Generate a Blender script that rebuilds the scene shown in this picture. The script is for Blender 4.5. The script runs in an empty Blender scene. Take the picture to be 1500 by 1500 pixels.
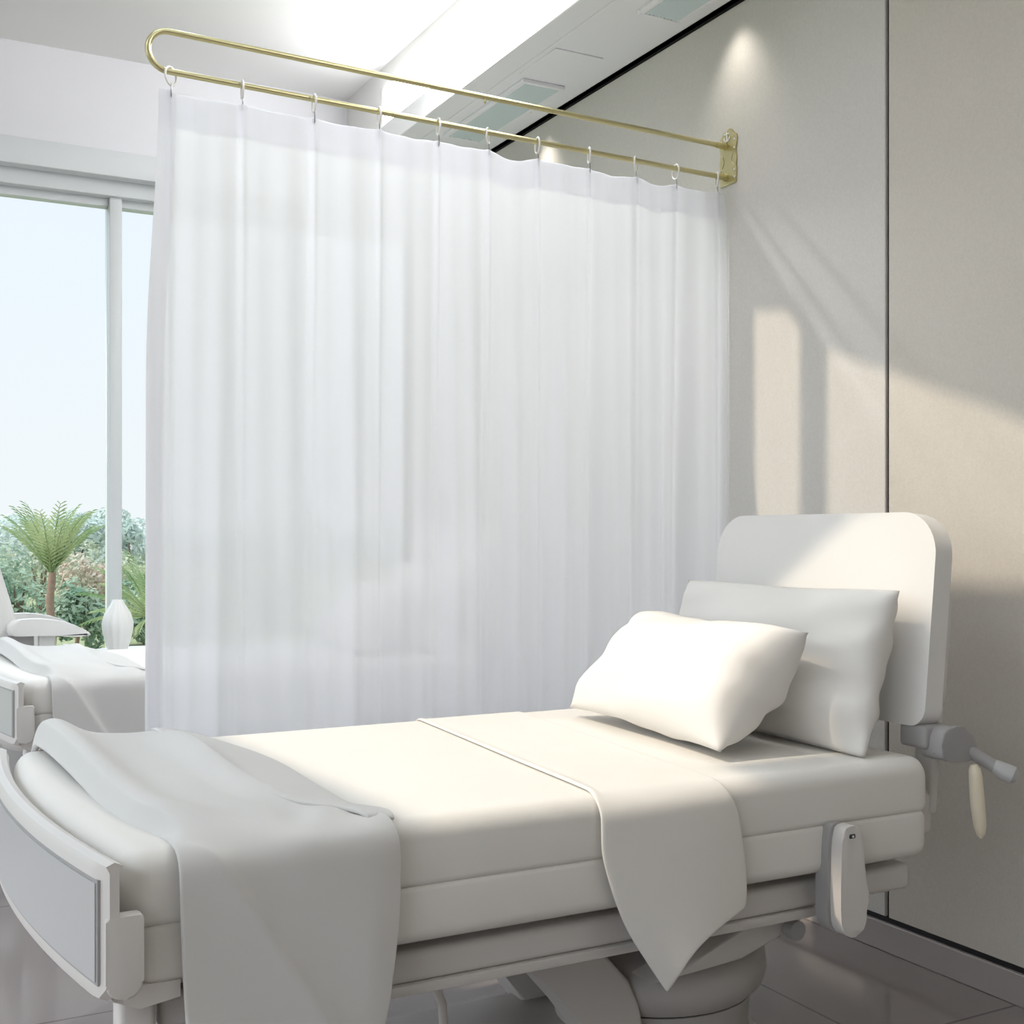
import bpy, bmesh, math, random
from mathutils import Vector, Matrix
random.seed(7)
PI = math.pi
C = bpy.context.scene.collection
sc = bpy.context.scene

# ------------------------------------------------------------------ helpers
def link(o, parent=None):
    C.objects.link(o)
    if parent is not None:
        o.parent = parent
    return o

def tag(o, label=None, cat=None, group=None, kind=None):
    if label: o['label'] = label
    if cat: o['category'] = cat
    if group: o['group'] = group
    if kind: o['kind'] = kind
    return o

def thing(name, label, cat, loc=(0, 0, 0), group=None):
    o = bpy.data.objects.new(name, None)
    o.empty_display_size = 0.05
    o.location = loc
    link(o)
    return tag(o, label, cat, group)

def origin_of(o):
    p = Vector((0, 0, 0))
    while o is not None:
        p += o.location
        o = o.parent
    return p

def obj(name, bm, mat, parent=None, loc=None, smooth=40):
    """link a bmesh (world coordinates) as one mesh object"""
    bmesh.ops.recalc_face_normals(bm, faces=bm.faces[:]) if smooth != 'raw' else None
    ang = math.radians(smooth if smooth != 'raw' else 180)
    for f in bm.faces: f.smooth = True
    for e in bm.edges:
        if len(e.link_faces) == 2 and e.calc_face_angle(0) > ang:
            e.smooth = False
    base = origin_of(parent) if parent is not None else Vector(loc or (0, 0, 0))
    bmesh.ops.translate(bm, verts=bm.verts[:], vec=-base)
    me = bpy.data.meshes.new(name)
    bm.to_mesh(me); bm.free()
    for m in (mat if isinstance(mat, (list, tuple)) else [mat]):
        me.materials.append(m)
    o = bpy.data.objects.new(name, me)
    if parent is None and loc is not None: o.location = loc
    return link(o, parent)

def struct(name, bm, mat, parent=None, smooth=40):
    o = obj(name, bm, mat, parent, smooth=smooth)
    o['kind'] = 'structure'
    return o

def copy_tree(o, off, parent=None):
    c = o.copy(); C.objects.link(c)
    if parent is not None:
        c.parent = parent
    else:
        c.location = o.location + Vector(off)
    for ch in [x for x in C.objects if x.parent == o]:
        copy_tree(ch, off, c)
    return c

def box(x0, x1, y0, y1, z0, z1, r=0.0, seg=3, bm=None):
    b = bmesh.new()
    bmesh.ops.create_cube(b, size=1.0)
    for v in b.verts:
        v.co = Vector(((x0 + x1) / 2 + v.co.x * (x1 - x0), (y0 + y1) / 2 + v.co.y * (y1 - y0), (z0 + z1) / 2 + v.co.z * (z1 - z0)))
    if r > 0:
        bmesh.ops.bevel(b, geom=b.edges[:], offset=r, segments=seg, profile=0.5, affect='EDGES')
    if bm is None: return b
    return merge(bm, b)

def merge(bm, b):
    me = bpy.data.meshes.new('tmp'); b.to_mesh(me); b.free()
    bm.from_mesh(me); bpy.data.meshes.remove(me)
    return bm

def tube(pts, r, n=12, bm=None, caps=True, closed=False):
    bm = bm or bmesh.new()
    pts = [Vector(p) for p in pts]
    N = len(pts)
    rr = r if isinstance(r, (list, tuple)) else [r] * N
    rings = []
    t0 = (pts[1] - pts[0]).normalized()
    up = Vector((0, 0, 1)) if abs(t0.z) < 0.9 else Vector((1, 0, 0))
    nrm = (up - t0 * up.dot(t0)).normalized()
    for i, p in enumerate(pts):
        if closed: t = (pts[(i + 1) % N] - pts[i - 1]).normalized()
        elif i == 0: t = t0
        elif i == N - 1: t = (pts[-1] - pts[-2]).normalized()
        else: t = (pts[i + 1] - pts[i - 1]).normalized()
        nrm = (nrm - t * nrm.dot(t)).normalized()
        bn = t.cross(nrm)
        rings.append([bm.verts.new(p + (nrm * math.cos(2 * PI * k / n) + bn * math.sin(2 * PI * k / n)) * rr[i]) for k in range(n)])
    for i in range(N if closed else N - 1):
        a, b = rings[i], rings[(i + 1) % N]
        for k in range(n):
            bm.faces.new((a[k], a[(k + 1) % n], b[(k + 1) % n], b[k]))
    if caps and not closed:
        bm.faces.new(rings[0][::-1]); bm.faces.new(rings[-1])
    return bm

def lathe(profile, cx, cy, n=40, bm=None, ribs=0, ribamp=0.0):
    bm = bm or bmesh.new()
    rings = []
    for (r, z) in profile:
        ring = []
        for k in range(n):
            a = 2 * PI * k / n
            q = r * (1 + ribamp * math.cos(ribs * a)) if ribs else r
            ring.append(bm.verts.new((cx + q * math.cos(a), cy + q * math.sin(a), z)))
        rings.append(ring)
    for a, b in zip(rings, rings[1:]):
        for k in range(n):
            bm.faces.new((a[k], a[(k + 1) % n], b[(k + 1) % n], b[k]))
    bm.faces.new(rings[0]); bm.faces.new(rings[-1])
    return bm

def chaikin(poly, n=2):
    for _ in range(n):
        out = []
        for i in range(len(poly)):
            a, b = poly[i], poly[(i + 1) % len(poly)]
            out += [(a[0] * .75 + b[0] * .25, a[1] * .75 + b[1] * .25), (a[0] * .25 + b[0] * .75, a[1] * .25 + b[1] * .75)]
        poly = out
    return poly

def prism(poly, axis, a0, a1, bevel=0.0, seg=2):
    """extrude a 2D polygon along an axis: axis 'x' -> poly (y,z), 'y' -> poly (x,z), 'z' -> poly (x,y)"""
    bm = bmesh.new()
    def P(u, v, w):
        return {'x': (w, u, v), 'y': (u, w, v), 'z': (u, v, w)}[axis]
    lo = [bm.verts.new(P(u, v, a0)) for u, v in poly]
    hi = [bm.verts.new(P(u, v, a1)) for u, v in poly]
    f0 = bm.faces.new(lo); f1 = bm.faces.new(hi[::-1])
    n = len(poly)
    for i in range(n):
        bm.faces.new((lo[i], lo[(i + 1) % n], hi[(i + 1) % n], hi[i]))
    if bevel > 0:
        es = list(f0.edges) + list(f1.edges)
        bmesh.ops.bevel(bm, geom=es, offset=bevel, segments=seg, profile=0.5, affect='EDGES')
    return bm

def rrect(u0, u1, v0, v1, r, n=8):
    """rounded rectangle; r = one radius or (bottom-left, bottom-right, top-right, top-left)"""
    rs = r if isinstance(r, (list, tuple)) else (r,) * 4
    out = []
    for (cu, cv, a0, rad) in ((u0 + rs[0], v0 + rs[0], PI, rs[0]), (u1 - rs[1], v0 + rs[1], 1.5 * PI, rs[1]),
                              (u1 - rs[2], v1 - rs[2], 0, rs[2]), (u0 + rs[3], v1 - rs[3], .5 * PI, rs[3])):
        for i in range(n + 1):
            a = a0 + .5 * PI * i / n
            out.append((cu + rad * math.cos(a), cv + rad * math.sin(a)))
    return out

def grid(nu, nv, fn, bm=None):
    bm = bm or bmesh.new()
    vs = [[bm.verts.new(fn(i / nu, j / nv)) for j in range(nv + 1)] for i in range(nu + 1)]
    for i in range(nu):
        for j in range(nv):
            bm.faces.new((vs[i][j], vs[i + 1][j], vs[i + 1][j + 1], vs[i][j + 1]))
    return bm

def solidify(o, t, off=-1.0, sub=0):
    m = o.modifiers.new('thickness', 'SOLIDIFY'); m.thickness = t; m.offset = off
    if sub:
        s = o.modifiers.new('smooth', 'SUBSURF'); s.levels = sub; s.render_levels = sub
    return o

def sstep(a, b, x):
    t = max(0.0, min(1.0, (x - a) / (b - a))); return t * t * (3 - 2 * t)

def lerp(a, b, t): return a + (b - a) * t

def interp(x, pts):
    """smooth curve through the points (Hermite with limited slopes)"""
    if x <= pts[0][0]: return pts[0][1]
    if x >= pts[-1][0]: return pts[-1][1]
    n = len(pts)
    d = [(pts[i + 1][1] - pts[i][1]) / (pts[i + 1][0] - pts[i][0]) for i in range(n - 1)]
    def m(i):
        if i == 0: return d[0]
        if i == n - 1: return d[-1]
        a, b = d[i - 1], d[i]
        return 0 if a * b <= 0 else 2 * a * b / (a + b)
    for i in range(n - 1):
        if x <= pts[i + 1][0]:
            h = pts[i + 1][0] - pts[i][0]; t = (x - pts[i][0]) / h
            return ((2 * t ** 3 - 3 * t * t + 1) * pts[i][1] + (t ** 3 - 2 * t * t + t) * h * m(i)
                    + (-2 * t ** 3 + 3 * t * t) * pts[i + 1][1] + (t ** 3 - t * t) * h * m(i + 1))

# ------------------------------------------------------------------ materials
def srgb(r, g, b):
    f = lambda v: (v / 255 / 12.92) if v / 255 <= 0.04045 else ((v / 255 + 0.055) / 1.055) ** 2.4
    return (f(r), f(g), f(b), 1)

def material(name, col, rough=0.6, metal=0.0, noise=0.0, nscale=40.0, bump=0.0, bscale=200.0, spec=0.5):
    m = bpy.data.materials.new(name); m.use_nodes = True
    nt = m.node_tree; N = nt.nodes; L = nt.links
    p = N['Principled BSDF']
    p.inputs['Base Color'].default_value = col
    p.inputs['Roughness'].default_value = rough
    p.inputs['Metallic'].default_value = metal
    p.inputs['Specular IOR Level'].default_value = spec
    tc = N.new('ShaderNodeTexCoord')
    if noise > 0:
        t = N.new('ShaderNodeTexNoise'); t.inputs['Scale'].default_value = nscale; t.inputs['Detail'].default_value = 4
        L.new(tc.outputs['Object'], t.inputs['Vector'])
        r = N.new('ShaderNodeMixRGB'); r.blend_type = 'MIX'
        r.inputs['Color1'].default_value = tuple(c * (1 - noise) for c in col[:3]) + (1,)
        r.inputs['Color2'].default_value = tuple(min(1, c * (1 + noise)) for c in col[:3]) + (1,)
        L.new(t.outputs['Fac'], r.inputs['Fac']); L.new(r.outputs['Color'], p.inputs['Base Color'])
    if bump > 0:
        t = N.new('ShaderNodeTexNoise'); t.inputs['Scale'].default_value = bscale; t.inputs['Detail'].default_value = 3
        L.new(tc.outputs['Object'], t.inputs['Vector'])
        b = N.new('ShaderNodeBump'); b.inputs['Strength'].default_value = bump; b.inputs['Distance'].default_value = 0.01
        L.new(t.outputs['Fac'], b.inputs['Height']); L.new(b.outputs['Normal'], p.inputs['Normal'])
    return m

M_linen = material('linen_white', (.78, .755, .71, 1), .85, noise=.02, nscale=8, bump=.03, bscale=600, spec=.2)
M_blanket = material('blanket_grey_white', (.65, .635, .61, 1), .9, noise=.02, nscale=6, bump=.03, bscale=500, spec=.2)
M_matt = material('mattress_white', (.77, .745, .70, 1), .8, noise=.015, nscale=5, bump=.02, bscale=500, spec=.25)
M_pillow = material('pillow_white', (.79, .765, .725, 1), .88, noise=.015, nscale=9, bump=.03, bscale=600, spec=.2)
M_vinyl = material('vinyl_white', (.77, .755, .73, 1), .5, noise=.01, nscale=4, spec=.35)
M_plastic = material('bed_plastic_grey', (.64, .61, .58, 1), .38, noise=.02, nscale=4, spec=.4)
M_plastic2 = material('bed_plastic_panel', (.46, .455, .45, 1), .35, noise=.02, nscale=4, spec=.4)
M_frame = material('bed_frame_grey', (.66, .63, .60, 1), .45, noise=.02, nscale=4, spec=.35)
M_pedestal = material('pedestal_grey', (.46, .435, .415, 1), .45, noise=.03, nscale=3, spec=.35)
M_dark = material('dark_rubber_and_shade', (.03, .03, .032, 1), .6)
M_mid = material('bracket_grey', (.36, .35, .345, 1), .45, spec=.35)
M_cream = material('handset_cream', (.80, .72, .56, 1), .4)
M_black = material('shadow_gap_black', (.012, .012, .013, 1), .6)
M_wallr = material('wall_fabric_panel', (.615, .595, .56, 1), .85, noise=.09, nscale=130, bump=.10, bscale=260, spec=.2)
M_wallr2 = material('wall_fabric_panel_beige', (.59, .555, .50, 1), .85, noise=.09, nscale=130, bump=.10, bscale=260, spec=.2)
M_wallb = material('wall_paint_white', (.80, .80, .825, 1), .8, noise=.01, nscale=3)
M_darkwall = material('wall_dark_timber', (.34, .31, .28, 1), .6, noise=.1, nscale=6)
M_ceil = material('ceiling_paint', (.80, .795, .775, 1), .85, noise=.01, nscale=2)
M_skirt = material('skirting_taupe', (.36, .33, .315, 1), .5, noise=.02, nscale=4)
M_soffit = material('soffit_paint', (.90, .90, .93, 1), .8, noise=.01, nscale=2)
M_alu = material('window_frame_grey', (.64, .665, .675, 1), .45, noise=.01, nscale=3)
M_brass = material('brushed_champagne_brass', (.60, .545, .31, 1), .30, metal=.9, noise=.05, nscale=60)
M_white = material('white_enamel', (.86, .85, .84, 1), .35)
M_ring = material('ring_white_plastic', (.86, .84, .82, 1), .35)
M_steel = material('hook_steel', (.35, .35, .36, 1), .3, metal=1.0)
M_vent = material('vent_blue_grey', (.66, .74, .77, 1), .5)
M_vase = material('vase_ceramic_white', (.80, .80, .78, 1), .35)
M_armchair = material('armchair_white_leather', (.76, .75, .73, 1), .45)
M_table = material('table_white', (.84, .83, .81, 1), .35)

def floor_mat():
    m = material('floor_tile', (.25, .222, .212, 1), .12, noise=.06, nscale=1.5, spec=.9)
    nt = m.node_tree; N = nt.nodes; L = nt.links; p = N['Principled BSDF']
    src = p.inputs['Base Color'].links[0].from_socket
    tc = N.new('ShaderNodeTexCoord'); mp = N.new('ShaderNodeMapping')
    mp.inputs['Scale'].default_value = (1 / 1.2, 1 / 1.2, 1)
    br = N.new('ShaderNodeTexBrick'); br.offset = 0
    br.inputs['Scale'].default_value = 1; br.inputs['Mortar Size'].default_value = .004
    br.inputs['Brick Width'].default_value = 1; br.inputs['Row Height'].default_value = 1
    mx = N.new('ShaderNodeMixRGB'); mx.inputs['Color2'].default_value = (.15, .135, .13, 1)
    L.new(tc.outputs['Object'], mp.inputs['Vector']); L.new(mp.outputs['Vector'], br.inputs['Vector'])
    L.new(br.outputs['Fac'], mx.inputs['Fac']); L.new(src, mx.inputs['Color1']); L.new(mx.outputs['Color'], p.inputs['Base Color'])
    return m
M_floor = floor_mat()

def sheer_mat(name, col, see):
    m = bpy.data.materials.new(name); m.use_nodes = True
    nt = m.node_tree; N = nt.nodes; L = nt.links
    N.remove(N['Principled BSDF']); out = N['Material Output']
    d = N.new('ShaderNodeBsdfDiffuse'); d.inputs['Color'].default_value = col
    t = N.new('ShaderNodeBsdfTranslucent'); t.inputs['Color'].default_value = col
    tr = N.new('ShaderNodeBsdfTransparent')
    tc = N.new('ShaderNodeTexCoord'); w = N.new('ShaderNodeTexNoise'); w.inputs['Scale'].default_value = 30
    mp = N.new('ShaderNodeMapping'); mp.inputs['Scale'].default_value = (1, 1, .02)
    L.new(tc.outputs['Object'], mp.inputs['Vector']); L.new(mp.outputs['Vector'], w.inputs['Vector'])
    mr = N.new('ShaderNodeMapRange'); mr.inputs['To Min'].default_value = see * .8; mr.inputs['To Max'].default_value = see * 1.2
    L.new(w.outputs['Fac'], mr.inputs['Value'])
    a = N.new('ShaderNodeMixShader'); a.inputs['Fac'].default_value = .5
    b = N.new('ShaderNodeMixShader')
    L.new(d.outputs[0], a.inputs[1]); L.new(t.outputs[0], a.inputs[2])
    L.new(mr.outputs[0], b.inputs['Fac']); L.new(a.outputs[0], b.inputs[1]); L.new(tr.outputs[0], b.inputs[2])
    L.new(b.outputs[0], out.inputs['Surface'])
    return m
M_sheer = sheer_mat('sheer_voile', (.935, .935, .965, 1), .09)

def glass_mat():
    m = bpy.data.materials.new('window_glass'); m.use_nodes = True
    nt = m.node_tree; N = nt.nodes; L = nt.links
    N.remove(N['Principled BSDF']); out = N['Material Output']
    tr = N.new('ShaderNodeBsdfTransparent'); tr.inputs['Color'].default_value = (.97, .985, .985, 1)
    g = N.new('ShaderNodeBsdfGlossy'); g.inputs['Roughness'].default_value = .02
    mx = N.new('ShaderNodeMixShader'); fr = N.new('ShaderNodeFresnel'); fr.inputs['IOR'].default_value = 1.04
    L.new(fr.outputs[0], mx.inputs['Fac']); L.new(tr.outputs[0], mx.inputs[1]); L.new(g.outputs[0], mx.inputs[2])
    L.new(mx.outputs[0], out.inputs['Surface'])
    return m
M_glass = glass_mat()

def emit_mat(name, col, s):
    m = bpy.data.materials.new(name); m.use_nodes = True
    p = m.node_tree.nodes['Principled BSDF']
    p.inputs['Base Color'].default_value = (.8, .8, .8, 1)
    p.inputs['Emission Color'].default_value = col; p.inputs['Emission Strength'].default_value = s
    return m
M_led = emit_mat('led_strip_glow', (.97, .98, 1, 1), 12.2)
M_lamp = emit_mat('downlight_lens_glow', (1, .93, .82, 1), 2.0)

def leaf_mat(name, a, b, nscale=1.2):
    m = bpy.data.materials.new(name); m.use_nodes = True
    nt = m.node_tree; N = nt.nodes; L = nt.links
    p = N['Principled BSDF']; p.inputs['Roughness'].default_value = .7; p.inputs['Specular IOR Level'].default_value = .2
    tc = N.new('ShaderNodeTexCoord'); t = N.new('ShaderNodeTexNoise'); t.inputs['Scale'].default_value = nscale
    t.inputs['Detail'].default_value = 5
    r = N.new('ShaderNodeValToRGB'); r.color_ramp.elements[0].position = .38; r.color_ramp.elements[1].position = .62
    r.color_ramp.elements[0].color = a; r.color_ramp.elements[1].color = b
    L.new(tc.outputs['Object'], t.inputs['Vector']); L.new(t.outputs['Fac'], r.inputs['Fac']); L.new(r.outputs['Color'], p.inputs['Base Color'])
    tl = N.new('ShaderNodeBsdfTranslucent'); L.new(r.outputs['Color'], tl.inputs['Color'])
    mx = N.new('ShaderNodeMixShader'); mx.inputs['Fac'].default_value = .35
    L.new(p.outputs[0], mx.inputs[1]); L.new(tl.outputs[0], mx.inputs[2]); L.new(mx.outputs[0], N['Material Output'].inputs['Surface'])
    return m

# ------------------------------------------------------------------ camera
H = 1.372
TH = math.atan(940 / 1760)
cam = bpy.data.cameras.new('camera'); co = bpy.data.objects.new('camera', cam); C.objects.link(co)
cam.sensor_width = 36; cam.lens = 1760 / 1500 * 36; cam.shift_y = 34 / 1500
cam.clip_end = 600
co.location = (0, 0, H); co.rotation_euler = (PI / 2, 0, -TH)
sc.camera = co

# ------------------------------------------------------------------ light
def sun_dir(): return Vector((1, -.13, -1.1)).normalized()
S = sun_dir()
sl = bpy.data.lights.new('sun', 'SUN'); sl.energy = 2.15; sl.angle = math.radians(1.0); sl.color = (1, .86, .68)
so = bpy.data.objects.new('sun', sl); C.objects.link(so)
so.rotation_euler = S.to_track_quat('-Z', 'Y').to_euler(); so.location = (-4, 3, 9)

w = bpy.data.worlds.new('sky'); sc.world = w; w.use_nodes = True
N = w.node_tree.nodes; L = w.node_tree.links
SKY_BASE, SKY_SUN, SKY_HIGH = 1.03, 2.1, 1.75
bg = N['Background']; bg.inputs['Strength'].default_value = 1.0
tc = N.new('ShaderNodeTexCoord'); sx = N.new('ShaderNodeSeparateXYZ'); rp = N.new('ShaderNodeValToRGB')
mr = N.new('ShaderNodeMapRange'); mr.inputs['From Min'].default_value = -1; mr.inputs['From Max'].default_value = 1
L.new(tc.outputs['Generated'], sx.inputs[0]); L.new(sx.outputs['Z'], mr.inputs['Value']); L.new(mr.outputs[0], rp.inputs['Fac'])
e = rp.color_ramp.elements
e[0].position = 0; e[0].color = (.20, .19, .18, 1)
e[1].position = 1; e[1].color = (.74, .86, 1.0, 1)
for pos, col in ((.47, (.30, .29, .27, 1)), (.5, (.90, .93, .95, 1)), (.60, (.86, .92, .98, 1)), (.7, (.82, .90, 1.0, 1))):
    x = e.new(pos); x.color = col
L.new(rp.outputs['Color'], bg.inputs['Color'])
dt = N.new('ShaderNodeVectorMath'); dt.operation = 'DOT_PRODUCT'; dt.inputs[1].default_value = -S
L.new(tc.outputs['Generated'], dt.inputs[0])
m1 = N.new('ShaderNodeMapRange'); m1.inputs['From Min'].default_value = .25; m1.inputs['From Max'].default_value = 1.0
m1.inputs['To Min'].default_value = SKY_BASE; m1.inputs['To Max'].default_value = SKY_SUN
L.new(dt.outputs['Value'], m1.inputs['Value'])
m2 = N.new('ShaderNodeMapRange'); m2.inputs['From Min'].default_value = .30; m2.inputs['From Max'].default_value = .48
m2.inputs['To Min'].default_value = 1.0; m2.inputs['To Max'].default_value = SKY_HIGH
L.new(sx.outputs['Z'], m2.inputs['Value'])
mu = N.new('ShaderNodeMath'); mu.operation = 'MULTIPLY'
L.new(m1.outputs[0], mu.inputs[0]); L.new(m2.outputs[0], mu.inputs[1])
L.new(mu.outputs[0], bg.inputs['Strength'])

sc.view_settings.view_transform = 'Standard'; sc.view_settings.look = 'None'
sc.view_settings.exposure = 0.03; sc.view_settings.gamma = 1.0; sc.view_settings.use_curve_mapping = False
sc.cycles.use_denoising = True
sc.cycles.max_bounces = 10; sc.cycles.transparent_max_bounces = 24
sc.cycles.sample_clamp_indirect = 6

# ------------------------------------------------------------------ room shell
XW = 2.95; YF = 6.8; XL = -3.6; YB = -3.2
ZS = H + 2.065; ZC = H + 2.60; XS = 2.415
struct('floor', box(XL, XW + .15, YB, YF + .2, -.12, 0), M_floor)
# right wall: three fabric panels with black shadow gaps
wr = box(XW + .012, XW + .2, YB, YF + .2, -.1, ZC + .3)
wall = struct('wall_right', wr, M_black)
for (a, b, m_) in ((YB, 2.899, M_wallr2), (2.913, 5.9, M_wallr), (5.914, YF, M_wallr)):
    struct('wall_panel', box(XW, XW + .03, a, b, .115, ZS - .018, .003, 1), m_, wall)
struct('baseboard_right', box(XW - .004, XW + .03, YB, YF, 0, .095, .003, 1), M_skirt)

# ceiling with added, unseen openings that shape the sun patches below
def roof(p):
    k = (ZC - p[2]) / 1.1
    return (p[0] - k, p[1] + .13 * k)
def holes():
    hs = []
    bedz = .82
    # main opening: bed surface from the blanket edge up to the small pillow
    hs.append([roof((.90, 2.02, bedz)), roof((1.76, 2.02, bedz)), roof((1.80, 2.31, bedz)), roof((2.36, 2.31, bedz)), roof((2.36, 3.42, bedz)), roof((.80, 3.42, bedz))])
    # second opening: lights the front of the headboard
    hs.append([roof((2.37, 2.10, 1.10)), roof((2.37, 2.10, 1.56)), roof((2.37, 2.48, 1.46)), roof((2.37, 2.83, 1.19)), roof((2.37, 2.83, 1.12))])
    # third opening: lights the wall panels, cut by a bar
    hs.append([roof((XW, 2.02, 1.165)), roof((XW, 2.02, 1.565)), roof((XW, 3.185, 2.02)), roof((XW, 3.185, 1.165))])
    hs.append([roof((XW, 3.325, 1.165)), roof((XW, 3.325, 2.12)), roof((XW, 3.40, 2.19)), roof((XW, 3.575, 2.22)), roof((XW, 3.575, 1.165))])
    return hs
def ceiling():
    bm = bmesh.new(); es = []
    def loop(pts):
        vs = [bm.verts.new((x, y, ZC)) for x, y in pts]
        for i in range(len(vs)): es.append(bm.edges.new((vs[i], vs[(i + 1) % len(vs)])))
    loop([(XL, YB), (XW + .2, YB), (XW + .2, YF + .2), (XL, YF + .2)])
    for h in holes(): loop(h)
    bmesh.ops.triangle_fill(bm, use_beauty=True, edges=es, normal=(0, 0, 1))
    def inside(p, poly):
        c = False
        for i in range(len(poly)):
            (xa, ya), (xb, yb) = poly[i - 1], poly[i]
            if (ya > p.y) != (yb > p.y) and p.x < (xb - xa) * (p.y - ya) / (yb - ya) + xa: c = not c
        return c
    bad = [f for f in bm.faces if any(inside(f.calc_center_median(), h) for h in holes())]
    bmesh.ops.delete(bm, geom=bad, context='FACES_ONLY')
    r = bmesh.ops.extrude_face_region(bm, geom=bm.faces[:])
    bmesh.ops.translate(bm, verts=[v for v in r['geom'] if isinstance(v, bmesh.types.BMVert)], vec=(0, 0, .06))
    return bm
struct('ceiling', ceiling(), M_ceil)
# lowered soffit along the right wall with a lip that hides the light trough
so_ = box(XS + .119, XW + .01, YB, YF, ZS, ZS + .06)
box(XS, XS + .12, YB, YF, ZS, ZS + .125, .004, 1, so_)
struct('trim_1', so_, M_soffit)
struct('trim_2', box(XS + .10, XS + .16, YB, YF, ZS + .06, ZC), M_ceil)
struct('trim_3', box(XW - .020, XW + .012, YB, YF, ZS - .0, ZS + .03), M_black)

# far wall with the window wall
fw = box(XL, XW, YF, YF + .2, 3.44, ZC)
box(XL, XW, YF, YF + .2, -.1, .30, 0, 3, fw)
struct('wall_back', fw, M_wallb)
struct('trim_4', box(XL, XW, YF - .10, YF + .2, 3.30, 3.44, .006, 2), M_alu)
struct('trim_5', box(XL, XW, YF - .02, YF + .18, 3.215, 3.31, .004, 1), M_alu)
def window(n, x0, x1):
    f = bmesh.new()
    box(x0, x1, YF + .04, YF + .11, .30, .36, .004, 1, f)
    box(x0, x1, YF + .04, YF + .11, 3.17, 3.24, .004, 1, f)
    o = struct('window_%d' % n, f, M_alu)
    struct('pane', box(x0, x1, YF + .07, YF + .082, .34, 3.2), M_glass, o)
    return o
mull = [(-1.45, -1.38), (1.15, 1.215)]
window(1, -1.38, 1.15); window(2, 1.215, XW); window(3, XL, -1.45)
for i, (a, b) in enumerate(mull):
    struct('trim_%d' % (6 + i), box(a, b, YF - .0, YF + .15, .30, 3.25, .006, 2), M_alu)
# the wall behind the camera
struct('wall_front', box(XL, XW, YB - .15, YB, 0, ZC), M_darkwall)

# light trough in the ceiling
t = thing('ceiling_light', 'long bright strip light set in the ceiling trough above the curtain', 'ceiling light', (XS + .08, 3, ZS + .2))
obj('light_strip', box(XS + .085, XS + .098, YB + .3, 6.2, ZS + .14, ZS + .40), M_led, t)

# air vents in the soffit
def vent(y0, y1, x0, x1, label):
    t = thing('ceiling_vent', label, 'air vent', ((x0 + x1) / 2, (y0 + y1) / 2, ZS), 'air vents in the lowered ceiling')
    f = bmesh.new()
    fr = .022
    for a in ((x0, x1, y0, y0 + fr), (x0, x1, y1 - fr, y1), (x0, x0 + fr, y0 + fr, y1 - fr), (x1 - fr, x1, y0 + fr, y1 - fr)):
        box(*a, ZS - .018, ZS, .003, 1, f)
    obj('vent_frame', f, M_soffit, t)
    obj('backing', box(x0 + .01, x1 - .01, y0 + .01, y1 - .01, ZS - .006, ZS - .001), M_vent, t)
    g = bmesh.new(); n = 9
    for i in range(n):
        x = x0 + fr + (x1 - x0 - 2 * fr) * (i + .5) / n
        b = box(-.009, .009, y0 + fr + .002, y1 - fr - .002, -.0015, .0015)
        bmesh.ops.rotate(b, verts=b.verts[:], cent=(0, 0, 0), matrix=Matrix.Rotation(math.radians(35), 3, 'Y'))
        bmesh.ops.translate(b, verts=b.verts[:], vec=(x, 0, ZS - .013))
        merge(g, b)
    obj('louvres', g, M_vent, t)
vent(4.76, 5.62, 2.60, 2.82, 'blue-grey louvred air vent behind the upper gold rod')
vent(3.20, 3.94, 2.66, 2.86, 'blue-grey louvred air vent cut off by the top of the photo')
obj('access_panel', box(2.56, 2.80, 4.40, 4.72, ZS - .005, ZS, .002, 1), M_soffit, loc=(2.62, 4.55, ZS))
tag(bpy.data.objects['access_panel'], 'flat white ceiling access panel next to the air vent over the rod', 'ceiling panel')

# wall washing downlights
def downlight(y, label, watt):
    t = thing('downlight', label, 'downlight', (XW - .13, y, ZS), 'downlights washing the wall')
    obj('lamp_ring', lathe([(.026, ZS - .004), (.034, ZS - .004), (.034, ZS + .0), (.026, ZS + .0)], XW - .13, y, 24), M_white, t)
    obj('lens', lathe([(.024, ZS - .003), (.024, ZS - .001)], XW - .13, y, 24), M_lamp, t)
    l = bpy.data.lights.new('wash', 'SPOT'); l.energy = watt; l.spot_size = math.radians(84); l.spot_blend = 1.0; l.color = (1, .92, .82)
    l.shadow_soft_size = .05
    o = bpy.data.objects.new('wash', l); C.objects.link(o); o.parent = t
    o.location = (0, 0, -.02); o.rotation_euler = (0, math.radians(-16), 0)
def added_fill_spot(x, y, label, watt):  # unseen lamp added to brighten the curtain from behind
    t = thing('downlight', label, 'downlight', (x, y, ZC), 'added fill lights over the far bed')
    obj('lamp_ring', lathe([(.05, ZC - .008), (.065, ZC - .006), (.065, ZC), (.05, ZC)], x, y, 32), M_white, t)
    obj('lens', lathe([(.05, ZC - .005), (.05, ZC - .002)], x, y, 32), M_lamp, t)
    l = bpy.data.lights.new('curtain_fill', 'SPOT'); l.energy = watt; l.spot_size = math.radians(150); l.spot_blend = 1; l.color = (.95, .97, 1)
    l.shadow_soft_size = .05
    o = bpy.data.objects.new('curtain_fill', l); C.objects.link(o); o.parent = t; o.location = (0, 0, -.03)
added_fill_spot(2.15, 4.75, 'added unseen fill light over the far bed, nearest the right wall', 165)
added_fill_spot(1.15, 4.75, 'added unseen fill light over the far bed, nearest the window side', 20)
downlight(3.66, 'small round downlight washing the wall above the gold bracket', 9)
downlight(5.15, 'small round downlight washing the wall farther down, behind the curtain top', 9)

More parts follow.
